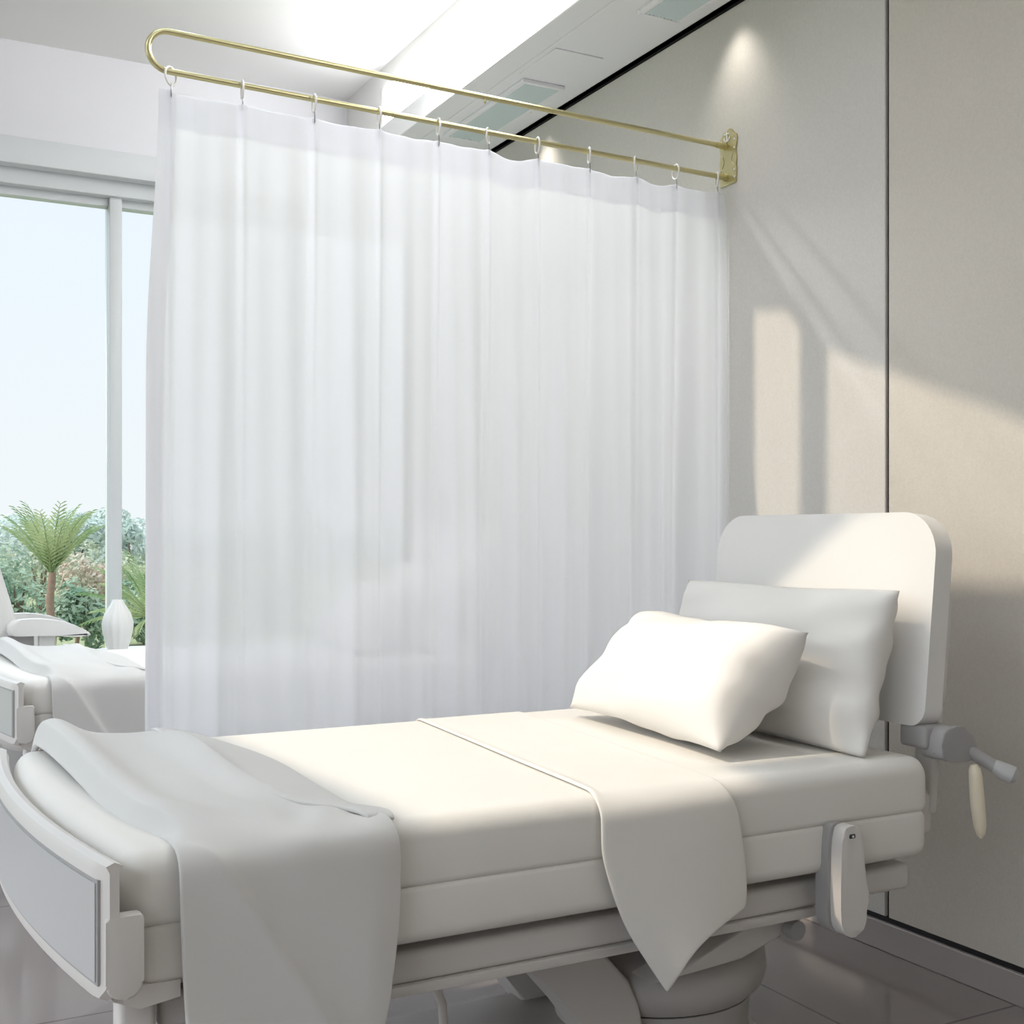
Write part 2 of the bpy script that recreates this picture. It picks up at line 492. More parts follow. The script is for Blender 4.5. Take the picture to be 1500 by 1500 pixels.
# ------------------------------------------------------------------ curtain rod, rings, curtain
YR = 3.74
RX0, RX1 = .805, XW
def rodz(x, up): return (lerp(2.914, 2.887, (x - RX0) / (RX1 - RX0)) if up else lerp(2.792, 2.765, (x - RX0) / (RX1 - RX0)))
t = thing('curtain_rod', 'gold u-shaped double curtain rod swinging from a wall bracket', 'curtain rod', (XW, YR, 2.83))
pts = [(RX1 - .01, YR, rodz(RX1, 1))] + [(lerp(RX1, RX0, i / 20), YR, rodz(lerp(RX1, RX0, i / 20), 1)) for i in range(1, 21)]
cz = (rodz(RX0, 1) + rodz(RX0, 0)) / 2; rr = (rodz(RX0, 1) - rodz(RX0, 0)) / 2
for i in range(1, 20):
    a = PI / 2 + PI * i / 20
    pts.append((RX0 + rr * math.cos(a), YR, cz + rr * math.sin(a)))
pts += [(lerp(RX0, RX1, i / 20), YR, rodz(lerp(RX0, RX1, i / 20), 0)) for i in range(0, 20)] + [(RX1 - .01, YR, rodz(RX1, 0))]
obj('tube', tube(pts, .0095, 16), M_brass, t)
# bracket plate with scalloped outline, on the wall
yc = YR - .012; z0, z1 = 2.735, 2.952
half = [(.033, z0), (.034, z0 + .03), (.036, z0 + .05), (.032, z0 + .065), (.036, z0 + .085), (.034, z0 + .11), (.030, z0 + .125), (.035, z0 + .145), (.038, z0 + .165), (.035, z0 + .18), (.022, z0 + .190), (.017, z0 + .203), (.008, z0 + .210)]
half = [(a * 1.45, z0 + (b - z0) * 1.035) for a, b in half]
poly = [(yc + a, b) for a, b in half] + [(yc - a, b) for a, b in half[::-1]]
br = obj('bracket', prism(poly, 'x', XW - .007, XW, .0015, 1), M_brass, t)
for up in (1, 0):
    zz = rodz(RX1, up); sleeve = bmesh.new()
    tube([(XW - .055, YR, zz), (XW - .006, YR, zz)], .0115, 16, sleeve)
    tube([(XW - .018, YR, zz), (XW - .006, YR, zz)], .0150, 16, sleeve)
    obj('sleeve', sleeve, M_brass, br)
an = bmesh.new(); ax = XW - .009; ay = yc + .003; az = z1 - .027
k = 1.0
tube([(ax, ay, az + .016 * k), (ax, ay, az - .022 * k)], .0030, 8, an)
tube([(ax, ay + k * .016, az + .008 * k), (ax, ay - k * .016, az + .008 * k)], .0028, 8, an)
tube([(ax, ay + .0035 * math.cos(q * PI / 5), az + .0195 * k + .0035 * math.sin(q * PI / 5)) for q in range(10)], .0014, 6, an, closed=True)
tube([(ax, ay + k * .0185 * math.cos(q), az - .006 * k + .0145 * k * math.sin(q)) for q in [PI + PI * i / 12 for i in range(13)]], [.0008] + [.002 + .0008 * math.sin(PI * i / 12) for i in range(1, 12)] + [.0008], 8, an)
for sgn in (1, -1):
    tube([(ax, ay + sgn * k * .0185, az - .004 * k), (ax, ay + sgn * k * .012, az - .011 * k)], [.0004, .0028], 8, an)
o = obj('anchor_emblem', an, M_white, br); o['label'] = 'white anchor emblem'
sc_ = [(yc + .040, z0 + .195 - .02), (yc - .040, z0 + .168), (yc - .040, z0 + .135), (yc + .039, z0 + .045), (yc - .040, z0 + .05), (yc - .041, z0 + .022)]
for (yy, zz) in sc_:
    obj('screw', lathe([(.0038, 0), (.003, .002), (.001, .003)], 0, 0, 12), M_white, br)
    s_ = [x for x in C.objects if x.name.startswith('screw')][-1]
    s_.rotation_euler = (0, -PI / 2, 0)
    # mesh was shifted by the parent's origin: put the geometry back on its own origin
    base = origin_of(br)
    for v in s_.data.vertices: v.co += base
    s_.location = Vector((XW - .007, yy, zz)) - base
# embossed scrolls
for sgn in (1, -1):
    sw = bmesh.new()
    tube([(XW - .0075, yc + sgn * (.036 - .013 * math.sin(q * PI / 10)), z0 + .12 - .05 * q / 10) for q in range(11)], .0013, 6, sw)
    tube([(XW - .0075, yc + sgn * .036 + .008 * math.cos(q), z0 + .055 + .008 * math.sin(q)) for q in [i * PI / 6 for i in range(11)]], .0012, 6, sw)
    obj('scroll_relief', sw, M_brass, br)
# small studs on the rod
for (x, up) in ((1.89, 1), (1.895, 0)):
    obj('stud', tube([(x, YR, rodz(x, up) - .007), (x, YR, rodz(x, up) - .019), (x, YR, rodz(x, up) - .023)], [.0035, .0045, .002], 10), M_brass, t)
for x in (1.023, 1.253):
    obj('pin', tube([(x, YR - .008, rodz(x, 0)), (x, YR - .0105, rodz(x, 0))], .003, 10), M_mid, t)

RINGX = [.812, 1.034, 1.27, 1.495, 1.712, 1.903, 2.10, 2.317, 2.521, 2.704, 2.899]
RINGNAME = ['white curtain ring at the free curved end of the gold rod', 'second white curtain ring from the free end of the gold rod', 'third white curtain ring from the free end of the gold rod',
            'fourth white curtain ring from the free end of the rod, before the lit ceiling strip', 'fifth white curtain ring from the free end of the gold rod', 'middle white curtain ring, tilted, beside the stud under the lower rod',
            'fifth white curtain ring counted from the wall bracket', 'fourth white curtain ring counted from the wall bracket', 'third white curtain ring counted from the wall bracket, turned open',
            'second white curtain ring counted from the wall bracket', 'white curtain ring right next to the gold wall bracket']
YAW = [50, 8, 6, 8, 10, 38, 12, 22, 42, 8, 26]
def ring_at(i):
    x = RINGX[i]; zr = rodz(x, 0)
    R = .026; cz = zr + .0095 + .0035 - R
    t = thing('curtain_ring', RINGNAME[i], 'curtain ring', (x, YR, cz), 'white rings on the gold rod')
    a = math.radians(YAW[i])
    b = tube([(x + R * math.cos(q) * math.sin(a), YR + R * math.cos(q) * math.cos(a), cz + R * 1.05 * math.sin(q)) for q in [2 * PI * j / 28 for j in range(28)]], .0034, 8, closed=True)
    obj('hoop', b, M_ring, t)
    hz = cz - R * 1.05
    b = tube([(x, YR, hz + .006), (x, YR - .004, hz - .001), (x, YR - .006, hz - .012), (x, YR - .007, hz - .034), (x, YR - .002, hz - .040), (x, YR + .003, hz - .034), (x, YR + .003, hz - .02)], .0019, 6)
    obj('hook', b, M_steel, t)
    return hz
HZ = [ring_at(i) for i in range(len(RINGX))]

XC0, XC1, ZB = .735, 2.93, .12
def curtain_pt(u, v, dy=0.0):
    """u along the width, v from the top down"""
    # widths: edge flares slightly outwards to the left going down
    xa = lerp(.775, XC0, sstep(0, .35, v)); xb = lerp(XC1 + .005, 2.945, sstep(0, .05, v))
    x = lerp(xa, xb, u)
    s = 0.0
    for i in range(len(RINGX) - 1):
        if RINGX[i] <= x <= RINGX[i + 1]: s = i + (x - RINGX[i]) / (RINGX[i + 1] - RINGX[i]); break
    else:
        s = -.5 * (RINGX[0] - x) / .1 if x < RINGX[0] else 10 + .3 * (x - RINGX[-1]) / .05
    fr = s - math.floor(s)
    sagamp = (.006, .006, .008, .008, .008, .022, .006, .012, .020, .010, .002)[max(0, min(10, int(math.floor(s))))]
    ztop = interp(x, [(RINGX[i], HZ[i] - .022) for i in range(11)]) - sagamp * math.sin(PI * fr) ** 2 + (.008 if s < 0 else 0)
    z = lerp(ztop, ZB, v)
    A = lerp(.010, .036, sstep(0, .5, v))
    f1 = math.cos(2 * PI * s)                                   # hung from each ring
    drift = .35 * math.sin(2.1 * s + 1.0) * v
    f2 = math.sin(2 * PI * (2.3 * s + drift) + .8 * math.sin(1.7 * s))
    f3 = math.sin(2 * PI * (.55 * s + .2 * v) + 1.3)
    sh = -math.exp(-((fr if fr < .5 else 1 - fr) / .045) ** 2)   # sharp little pleat under each ring
    y = YR + A * (.55 * f1 + .28 * f2 + .4 * f3) + .012 * sh * (1 - .5 * v) + dy
    if s < -.0: y -= .03 * (-s) * (1 - v)
    y = min(y, YR + .08)
    return (x, y, z)
t = thing('curtain', 'sheer white floor-length curtain hanging on rings behind the bed', 'curtain', (1.85, YR, ZB))
obj('drape', grid(440, 40, lambda a, b: curtain_pt(a, b)), M_sheer, t, smooth='raw')
obj('header_band', grid(440, 3, lambda a, b: curtain_pt(a, b * .040, -.0025)), M_sheer, t, smooth='raw')
obj('side_hem', grid(8, 40, lambda a, b: curtain_pt(a * .026, b, -.0035)), M_sheer, t, smooth='raw')

# ------------------------------------------------------------------ hospital bed
ZT = .817           # top of the mattress
YN, YFAR = 2.155, 3.34
X0, X1 = .39, 2.346
bed = thing('hospital_bed', 'white hospital bed in front of the sheer curtain, sunlit on top', 'hospital bed', (1.4, 2.75, 0), 'white hospital beds')

def mattress(x0, x1, y0, y1, za, zb, rt, rb, foot=0.0):
    """cross-section with rounded edges swept along x, ends rounded"""
    bm = bmesh.new(); rows = []
    nx = 44
    def section(ins, ta, tb):
        p = []
        pts = rrect(y0 + ins, y1 - ins, ta, tb, (rb, rb, rt, rt), 6)
        out = []
        for i in range(len(pts)):                       # subdivide the long runs
            a, b = pts[i], pts[(i + 1) % len(pts)]
            d = math.hypot(b[0] - a[0], b[1] - a[1]); n = 24 if d > .6 else 1
            for q in range(n): out.append((lerp(a[0], b[0], q / n), lerp(a[1], b[1], q / n)))
        return out
    re = .045
    xs = [(x0 + re * (1 - math.cos(a)), re * (1 - math.sin(a))) for a in [PI / 2 * i / 7 for i in range(8)]]
    xs += [(lerp(x0 + re, x1 - re, i / nx), 0) for i in range(1, nx)]
    xs += [(x1 - re * (1 - math.cos(a)), re * (1 - math.sin(a))) for a in [PI / 2 * i / 7 for i in range(7, -1, -1)]]
    for x, ins in xs:
        tb = zb - ins; ta = za + ins * .6
        row = []
        for (y, z) in section(ins, ta, tb):
            xx = x
            if foot:                                     # bowed foot end with a puffy top
                w_ = sstep(x0 + .5, x0, x); m_ = 1 - ((y - (y0 + y1) / 2) / ((y1 - y0) / 2)) ** 2
                xx -= foot * w_ * max(0, m_)
                xx -= .06 * w_ * sstep(y0, y1, y)
            row.append(bm.verts.new((xx, y, z)))
        rows.append(row)
    n = len(rows[0])
    for a, b in zip(rows, rows[1:]):
        for k in range(n): bm.faces.new((a[k], a[(k + 1) % n], b[(k + 1) % n], b[k]))
    bm.faces.new(rows[0]); bm.faces.new(rows[-1])
    return bm
obj('mattress', mattress(X0, X1, YN, YFAR, .682, ZT, .042, .016, .05), M_matt, bed)
obj('mattress_base', mattress(X0 + .01, X1 - .002, YN + .002, YFAR - .002, .569, .688, .014, .03, .05), M_matt, bed)

fr = box(.46, 2.33, YN + .06, YFAR - .06, .474, .540, .014, 3)
box(.50, 2.0, YN + .16, YFAR - .16, .44, .538, .01, 2, fr)
obj('frame', fr, M_frame, bed)
obj('frame_shadow_strip', box(.50, 2.25, YN + .13, YFAR - .13, .536, .572), M_dark, bed)  # dark strip stands in for the shade between mattress and frame
lip = prism(rrect(.47, 2.02, .452, .474, .01, 4), 'y', YN + .055, YN + .11, .004)
obj('frame_lip', lip, M_plastic, bed)

# footboard: bowed board with inset panel and a wing wrapping the near corner
def foot_x(y):
    u = (y - YN) / (YFAR - YN)
    return lerp(.335, .275, u) - .045 * (1 - (2 * u - 1) ** 2)
def footboard():
    b = bmesh.new()
    ys = [YN - .046 + (YFAR - YN + .092) * i / 40 for i in range(41)]
    rows = []
    for y in ys:
        x = foot_x(y); d = .0
        e = min(1, min(y - ys[0], ys[-1] - y) / .03); ins = .012 * (1 - math.sqrt(max(0, 1 - (1 - e) ** 2)))
        prof = [(x + .0 + ins, .60), (x + ins, .80), (x + .006, .812), (x + .02, .818), (x + .034, .812), (x + .04 - ins, .80), (x + .04 - ins, .60), (x + .036, .578), (x + .02, .57), (x + .006, .578)]
        lift = .028 * (1 - min(1, min(y - ys[0], ys[-1] - y) / .05)) ** 2
        rows.append([b.verts.new((p, y, z + lift * sstep(.70, .57, z))) for p, z in prof])
    n = len(rows[0])
    for a, c in zip(rows, rows[1:]):
        for k in range(n): b.faces.new((a[k], a[(k + 1) % n], c[(k + 1) % n], c[k]))
    b.faces.new(rows[0]); b.faces.new(rows[-1])
    return b
fb = obj('footboard', footboard(), M_plastic, bed)
def panel(inset, dx, z0, z1):
    b = bmesh.new(); rows = []
    ya, yb = YN - .036 + inset, YFAR + .036 - inset
    for i in range(31):
        y = lerp(ya, yb, i / 30); x = foot_x(y) - dx
        rows.append([b.verts.new((x, y, z0)), b.verts.new((x, y, z1)), b.verts.new((x + dx + .004, y, z1)), b.verts.new((x + dx + .004, y, z0))])
    for a, c in zip(rows, rows[1:]):
        for k in range(4): b.faces.new((a[k], a[(k + 1) % 4], c[(k + 1) % 4], c[k]))
    b.faces.new(rows[0]); b.faces.new(rows[-1])
    bmesh.ops.bevel(b, geom=[e for e in b.edges if e.calc_face_angle(0) > .8], offset=.002, segments=1, affect='EDGES')
    return b
obj('inset_groove', panel(.010, .0006, .606, .786), M_mid, fb)
o = obj('inset_panel', panel(.016, .0030, .612, .780), M_plastic2, fb); o['label'] = 'smooth raised centre panel'
# near wing
wing = prism(rrect(.350, .413, .582, .724, (.03, .03, .006, .006), 8), 'y', YN - .047, YN - .016, .005, 3)
obj('corner_wing', wing, M_plastic, fb)
wing2 = prism(rrect(.285, .36, .582, .724, (.03, .03, .006, .006), 8), 'y', YFAR + .016, YFAR + .047, .005, 3)
obj('corner_wing', wing2, M_plastic, fb)
def shell():
    b = bmesh.new(); rows = []
    for i in range(25):
        y = lerp(YN + .0, YFAR - .0, i / 24); x = foot_x(y) + .03
        q = 4 * (i / 24) * (1 - i / 24)
        zb = lerp(.545, .495, q)
        rows.append([b.verts.new(p) for p in ((x - .005, y, .585), (x - .005 + .01, y, lerp(.585, zb, .5)), (x + .05, y, zb), (x + .12, y, zb + .01), (x + .12, y, .585))])
    for a, c in zip(rows, rows[1:]):
        for k in range(5): b.faces.new((a[k], a[(k + 1) % 5], c[(k + 1) % 5], c[k]))
    b.faces.new(rows[0]); b.faces.new(rows[-1])
    return b
obj('foot_shell', shell(), M_plastic, bed)
obj('foot_upright', box(.385, .45, YN + .03, YN + .10, .30, .58, .012, 3), M_plastic, bed)

# headboard cushion, leaning back a little
def lean(b, x0, z0, deg):
    bmesh.ops.rotate(b, verts=b.verts[:], cent=(x0, 0, z0), matrix=Matrix.Rotation(math.radians(deg), 3, 'Y'))
    return b
LEAN = 5.5
hb = prism(rrect(2.185, 3.075, .885, 1.435, (.05, .05, .115, .115), 10), 'x', 2.345, 2.405, .020, 4)
hd = obj('headboard', lean(hb, 2.345, .885, LEAN), M_vinyl, bed)
hb = prism(rrect(2.20, 3.06, .90, 1.34, (.07, .07, .16, .16), 10), 'x', 2.40, 2.432, .015, 3)
obj('headboard_shell', lean(hb, 2.345, .885, LEAN), M_plastic, bed)
obj('head_support', lean(box(2.42, 2.45, 2.215, 2.285, .66, 1.18, .012, 3), 2.345, .885, LEAN), M_frame, bed)
obj('head_support', lean(box(2.42, 2.45, 2.98, 3.05, .66, 1.18, .012, 3), 2.345, .885, LEAN), M_frame, bed)
obj('rear_crossbar', box(2.33, 2.42, 2.22, 3.06, .60, .72, .02, 3), M_frame, bed)
# hinge and control lever
hg = bmesh.new()
for i in range(7):
    tube([(2.36 + .016 * i, 2.165, .835), (2.372 + .016 * i, 2.165, .835)], .017 if i % 2 else .013, 12, hg)
obj('hinge', hg, M_dark, bed)
obj('hinge_block', box(2.345, 2.43, 2.18, 2.27, .83, .89, .012, 3), M_mid, bed)
lv = prism(chaikin([(2.355, .820), (2.366, .890), (2.44, .891), (2.482, .866), (2.492, .812), (2.46, .797), (2.38, .802)], 2), 'y', 2.14, 2.215, .006, 3)
lev = obj('lever_block', lv, M_mid, bed)
arm = tube([(2.46, 2.165, .832), (2.50, 2.115, .795), (2.515, 2.095, .78)], [.018, .017, .017], 14)
obj('lever_arm', arm, M_mid, lev)
grip = bmesh.new()
tube([(2.507, 2.108, .79), (2.52, 2.085, .776), (2.532, 2.07, .768), (2.538, 2.062, .764)], [.017, .024, .024, .013], 16, grip)
obj('lever_grip', grip, M_plastic2, lev)

# side latch paddle
px = 2.022
pol = [(px - .030, .68), (px - .012, .693), (px + .014, .693), (px + .031, .68), (px + .037, .62), (px + .046, .55), (px + .056, .520), (px + .05, .503), (px + .046, .49), (px + .045, .46), (px + .030, .437), (px + .004, .430), (px - .022, .440), (px - .034, .465), (px - .035, .56)]
pol = chaikin(pol)
la = obj('latch_paddle', prism(pol, 'y', YN - .055, YN - .018, .004, 2), M_plastic, bed)
pol2 = [(a - .010, b + .002) for a, b in pol]
obj('latch_plate', prism(pol2, 'y', YN - .020, YN + .02, .003, 2), M_mid, la)
obj('latch_button', box(px - .009, px + .009, YN - .058, YN - .053, .664, .674, .002, 1), M_dark, la)
obj('latch_button_core', box(px - .003, px + .003, YN - .0595, YN - .057, .6665, .6715, .001, 1), M_white, la)

# pedestal
cx, cy = 1.84, 2.66
ped = obj('pedestal', lathe([(.31, 0), (.315, .02), (.30, .045), (.265, .06), (.255, .10), (.262, .17), (.268, .185)], cx, cy, 64), M_pedestal, bed)
obj('pedestal_groove', lathe([(.262, .184), (.262, .192)], cx, cy, 64), M_dark, ped)
obj('pedestal_bowl', lathe([(.272, .191), (.295, .215), (.305, .25), (.30, .285), (.27, .315), (.21, .335), (.16, .34)], cx, cy, 64), M_pedestal, ped)
obj('pedestal_column', lathe([(.15, .335), (.135, .37), (.13, .40), (.145, .445), (.19, .475)], cx, cy, 48), M_frame, ped)
a = prism(chaikin([(1.20, .462), (1.42, .462), (1.60, .33), (1.66, .20), (1.66, .05), (1.60, .05), (1.50, .20), (1.36, .36)], 1), 'y', 2.42, 2.56, .012, 3)
obj('lift_arm', a, M_plastic, bed)
a = prism(chaikin([(1.20, .462), (1.42, .462), (1.60, .33), (1.66, .20), (1.66, .05), (1.60, .05), (1.50, .20), (1.36, .36)], 1), 'y', 2.86, 3.0, .012, 3)
obj('lift_arm', a, M_plastic, bed)
a = prism([(1.95, .455), (2.12, .455), (2.02, .40), (1.86, .345), (1.6, .33), (1.75, .375)], 'y', 2.30, 2.40, .008, 2)
obj('swing_arm', a, M_frame, bed)
obj('knob', tube([(2.0, 2.26, .405), (2.0, 2.29, .405)], .024, 20), M_mid, bed)
stt = bmesh.new()
tube([(.98, 2.36, .455), (.86, 2.36, .36), (.78, 2.36, .17)], .010, 10, stt)
tube([(1.05, 2.36, .455), (1.09, 2.36, .36), (1.10, 2.36, .17)], .010, 10, stt)
box(.95, 1.08, 2.345, 2.375, .43, .455, .004, 1, stt)
obj('stay_bracket', stt, M_frame, bed)
obj('base_plate', box(.70, 1.75, 2.38, 2.94, .05, .11, .02, 3), M_pedestal, bed)
for (x, y) in ((.78, 2.36), (.78, 2.95)):
    cs = obj('caster', tube([(x, y - .018, .055), (x, y + .018, .055)], .055, 24), M_dark, bed)
    obj('caster_fork', box(x - .02, x + .02, y - .026, y + .026, .06, .18, .006, 2), M_plastic, cs)

# ------------------------------------------------------------------ blanket at the foot
def drape_path(d, off, R=.05):
    """d = distance from the near top edge: negative on top of the bed, positive down the near side -> (y, z)"""
    Wt = (YFAR - YN) - 2 * R
    r = R + off
    if d <= 0:
        if -d <= Wt: return (YN + R - d, ZT + off)
        e = -d - Wt; q = r * PI / 2
        if e < q:
            a = e / r; return (YFAR - R + r * math.sin(a), ZT - R + r * math.cos(a))
        return (YFAR + off, ZT - R - (e - q))
    q = r * PI / 2
    if d < q:
        a = d / r; return (YN + R - r * math.sin(a), ZT - R + r * math.cos(a))
    return (YN - off, ZT - R - (d - q))

def blanket_pt(u, v):
    # v 0..1 from far drop to near hem
    near = lerp(.66, .50, sstep(.0, 1, u))
    d = lerp(-1.20, near, v)
    xl = interp(d, [(-1.2, .36), (-1.05, .375), (-.6, .40), (-.2, .43), (-.02, .47), (.08, .475), (.3, .485), (.7, .515)])
    xr = interp(d, [(-1.2, .70), (-1.0, .705), (-.5, .70), (-.25, .715), (-.10, .775), (-.02, .86), (.06, .893), (.2, .895), (.4, .875), (.5, .855), (.7, .84)])
    if v > .97: xr -= .03 * ((v - .97) / .03) ** 2
    x = lerp(xl, xr, u)
    off = .014
    top = sstep(.06, -.12, d)
    # puffed roll towards the foot end on top, soft valley after it
    roll = math.exp(-((u - .14) / .18) ** 2)
    off += top * (.040 * roll + .022) * (.55 + .45 * sstep(-.1, -.7, d))
    off += top * (.006 * math.sin(5 * d + 5 * u) + .022 * sstep(.70, .97, u) * sstep(-.04, -.22, d) * sstep(-1.15, -.75, d))
    # the edge bends down on the mattress at the foot side
    off -= top * .045 * (1 - sstep(0, .07, u))
    side = sstep(.0, .12, d)
    # fold line running diagonally down the hanging side
    g = (x - .50) - .62 * (d - .05)
    ridge = math.exp(-abs(g) / .045)
    off += side * (.012 + .022 * ridge + .026 * sstep(0, .2, g) * sstep(.45, .15, abs(u - .68)) * (.6 + .6 * d))
    y, z = drape_path(d, off)
    # gathers at the near top corner
    if -.14 < d < .08:
        z += .006 * math.sin((x - .6) * 46 + d * 18) * math.exp(-((d + .02) / .06) ** 2) * sstep(.62, .78, x)
    return (x, y, z)
bl = obj('blanket', grid(72, 120, blanket_pt), M_blanket, loc=(.62, 2.7, ZT), smooth='raw')
solidify(bl, .016, 1.0, 1)
tag(bl, 'grey-white blanket folded over the foot of the near bed, hanging to the lower left', 'blanket', 'blankets across the bed feet')
def hem_pt(u, v):
    d = lerp(-1.17, .03, v)
    xr = interp(d, [(-1.2, .70), (-1.0, .705), (-.5, .70), (-.25, .715), (-.10, .775), (-.02, .86), (.06, .893)])
    wd = interp(d, [(-1.2, .06), (-1.05, .10), (-.9, .125), (-.5, .165), (-.25, .15), (-.1, .09), (.03, .02)])
    x = xr - .035 + (wd + .035) * u
    k = sstep(.02, -.2, d)
    off = .004 + (.008 + .022 * k) * (1 - u ** 1.6) ** .9 + .003 * math.sin(7 * d)
    y, z = drape_path(d, off)
    return (x, y, z)
hm = obj('blanket_hem', grid(16, 60, hem_pt), M_blanket, bl, smooth='raw')
solidify(hm, .008, -1.0, 1)

# ------------------------------------------------------------------ folded top sheet with a hanging corner
def sheet_pt(u, v):
    drop = .50 - .155 * u ** 1.5
    d = lerp(-1.18, drop, v)
    xl = interp(d, [(-1.2, 1.45), (-.9, 1.43), (-.3, 1.385), (-.02, 1.365), (.05, 1.355), (.15, 1.355), (.25, 1.378), (.34, 1.415), (.42, 1.465), (.50, 1.52)])
    xr = interp(d, [(-1.2, 1.80), (-.6, 1.745), (-.1, 1.70), (.0, 1.69), (.05, 1.695), (.15, 1.725), (.3, 1.742), (.36, 1.735), (.5, 1.66)])
    x = lerp(xl, xr, u)
    side = sstep(0, .1, d)
    off = .006 + side * (.010 + .03 * (d * 2) * math.sin(PI * u) ** .8 + .012 * d)
    off += .004 * math.exp(-((u - .02) / .03) ** 2) * (1 - side)
    y, z = drape_path(d, off)
    return (x, y, z)
sh = obj('top_sheet', grid(34, 110, sheet_pt), M_linen, loc=(1.55, 2.7, ZT), smooth='raw')
solidify(sh, .006, 1.0, 1)
tag(sh, 'folded white top sheet across the sunlit bed, pointed corner hanging down its side', 'bed sheet', 'folded top sheets')

# ------------------------------------------------------------------ pillows
def pillow(wd, ht, tf, tb, pinch=.10, flange=.0, seed=1, ends=5.0):
    rnd = random.Random(seed); ph = [rnd.uniform(0, 6.28) for _ in range(8)]
    n, m = 56, 40
    bm = bmesh.new()
    def P(i, j, side):
        u = -1 + 2 * i / n; v = -1 + 2 * j / m
        cu, cv = u, v
        x = wd / 2 * u * (1 - pinch * (.6 if u > 0 else 1) * (1 - v * v) * abs(u) ** 2)
        y = ht / 2 * v * (1 - pinch * .8 * (1 - u * u) * abs(v) ** 2)
        fu = max(0, 1 - abs(u) ** (ends if u > 0 else 3.2)) ** (.5 if u > 0 else .62)
        fv = max(0, 1 - abs(v) ** 2.6) ** .62
        tk = fu * fv
        w = .006 * math.sin(5 * u + 3 * v + ph[0]) + .005 * math.sin(9 * v - 4 * u + ph[1])
        e = (1 - abs(u)) * (1 - abs(v))
        edge = math.exp(-(1 - abs(u)) / .13) * (1 - v * v) * .006 * math.sin(14 * v + ph[2]) + math.exp(-(1 - abs(v)) / .15) * (1 - u * u) * .006 * math.sin(15 * u + ph[3])
        z = (tf if side > 0 else -tb) * tk + (w + edge) * side * min(1, tk * 3)
        wob = .006 * math.sin(5 * u + ph[4]) * abs(v) ** 6 + .006 * math.sin(4 * v + ph[5]) * abs(u) ** 6
        return (x, y, z + wob)
    top = [[bm.verts.new(P(i, j, 1)) for j in range(m + 1)] for i in range(n + 1)]
    bot = [[top[i][j] if i in (0, n) or j in (0, m) else bm.verts.new(P(i, j, -1)) for j in range(m + 1)] for i in range(n + 1)]
    for i in range(n):
        for j in range(m):
            bm.faces.new((top[i][j], top[i + 1][j], top[i + 1][j + 1], top[i][j + 1]))
            q = (bot[i][j + 1], bot[i + 1][j + 1], bot[i + 1][j], bot[i][j])
            if len(set(q)) == 4: bm.faces.new(q)
    return bm
def place_pillow(b, cx, cy, cz, tilt, yaw=0, roll=0):
    """local x -> along -Y (near end first), local y -> up the slope, local z -> towards the foot of the bed"""
    base = Matrix(((0, 0, -1), (-1, 0, 0), (0, 1, 0)))          # x->-y, y->z, z->-x  (upright, facing the foot)
    R = Matrix.Rotation(math.radians(yaw), 3, 'Z') @ Matrix.Rotation(math.radians(tilt), 3, 'Y') @ Matrix.Rotation(math.radians(roll), 3, 'X') @ base
    bmesh.ops.transform(b, verts=b.verts[:], matrix=Matrix.Translation((cx, cy, cz)) @ R.to_4x4())
    return b
big = obj('pillow', place_pillow(pillow(.90, .43, .075, .085, .035, 0, 3), 2.235, 2.665, 1.025, 15, 0, 0), M_pillow, loc=(2.215, 2.66, .82), smooth='raw')
tag(big, 'large white pillow leaning on the headboard of the sunlit bed, in shade', 'pillow', 'large pillows against headboards')
small = obj('pillow', place_pillow(pillow(.82, .385, .115, .085, .06, .03, 11, 11.0), 1.985, 2.735, .985, 44, -3, 1), M_pillow, loc=(2.0, 2.735, .82), smooth='raw')
tag(small, 'smaller cream-lit pillow resting in front of the large pillow in the sun', 'pillow', 'small pillows in front')

# handset hanging from the lever block
hs = tube([(2.462, 2.130, .792), (2.463, 2.128, .78), (2.465, 2.127, .76), (2.470, 2.125, .69), (2.476, 2.123, .635), (2.479, 2.123, .615), (2.480, 2.123, .605)], [.009, .015, .017, .018, .016, .011, .004], 16)
t = obj('handset', hs, M_cream, loc=(2.52, 2.13, .7))
tag(t, 'slim cream handset hanging below the grey lever at the head of the bed', 'handset')

# ------------------------------------------------------------------ second bed, same kind, beyond the curtain
OFF = (.136, 2.76, 0)
b2 = copy_tree(bed, OFF); tag(b2, 'second hospital bed beyond the curtain, its foot showing beside the window', 'hospital bed')
bl2 = copy_tree(bl, OFF); tag(bl2, 'white blanket over the foot of the far bed by the window', 'blanket')
sh2 = copy_tree(sh, OFF); tag(sh2, 'folded top sheet on the far bed, faint through the curtain', 'bed sheet')
p2 = copy_tree(big, OFF); tag(p2, 'large pillow on the far bed, a faint shape through the curtain', 'pillow')
p3 = copy_tree(small, OFF); tag(p3, 'small pillow on the far bed, a faint shape through the curtain', 'pillow')

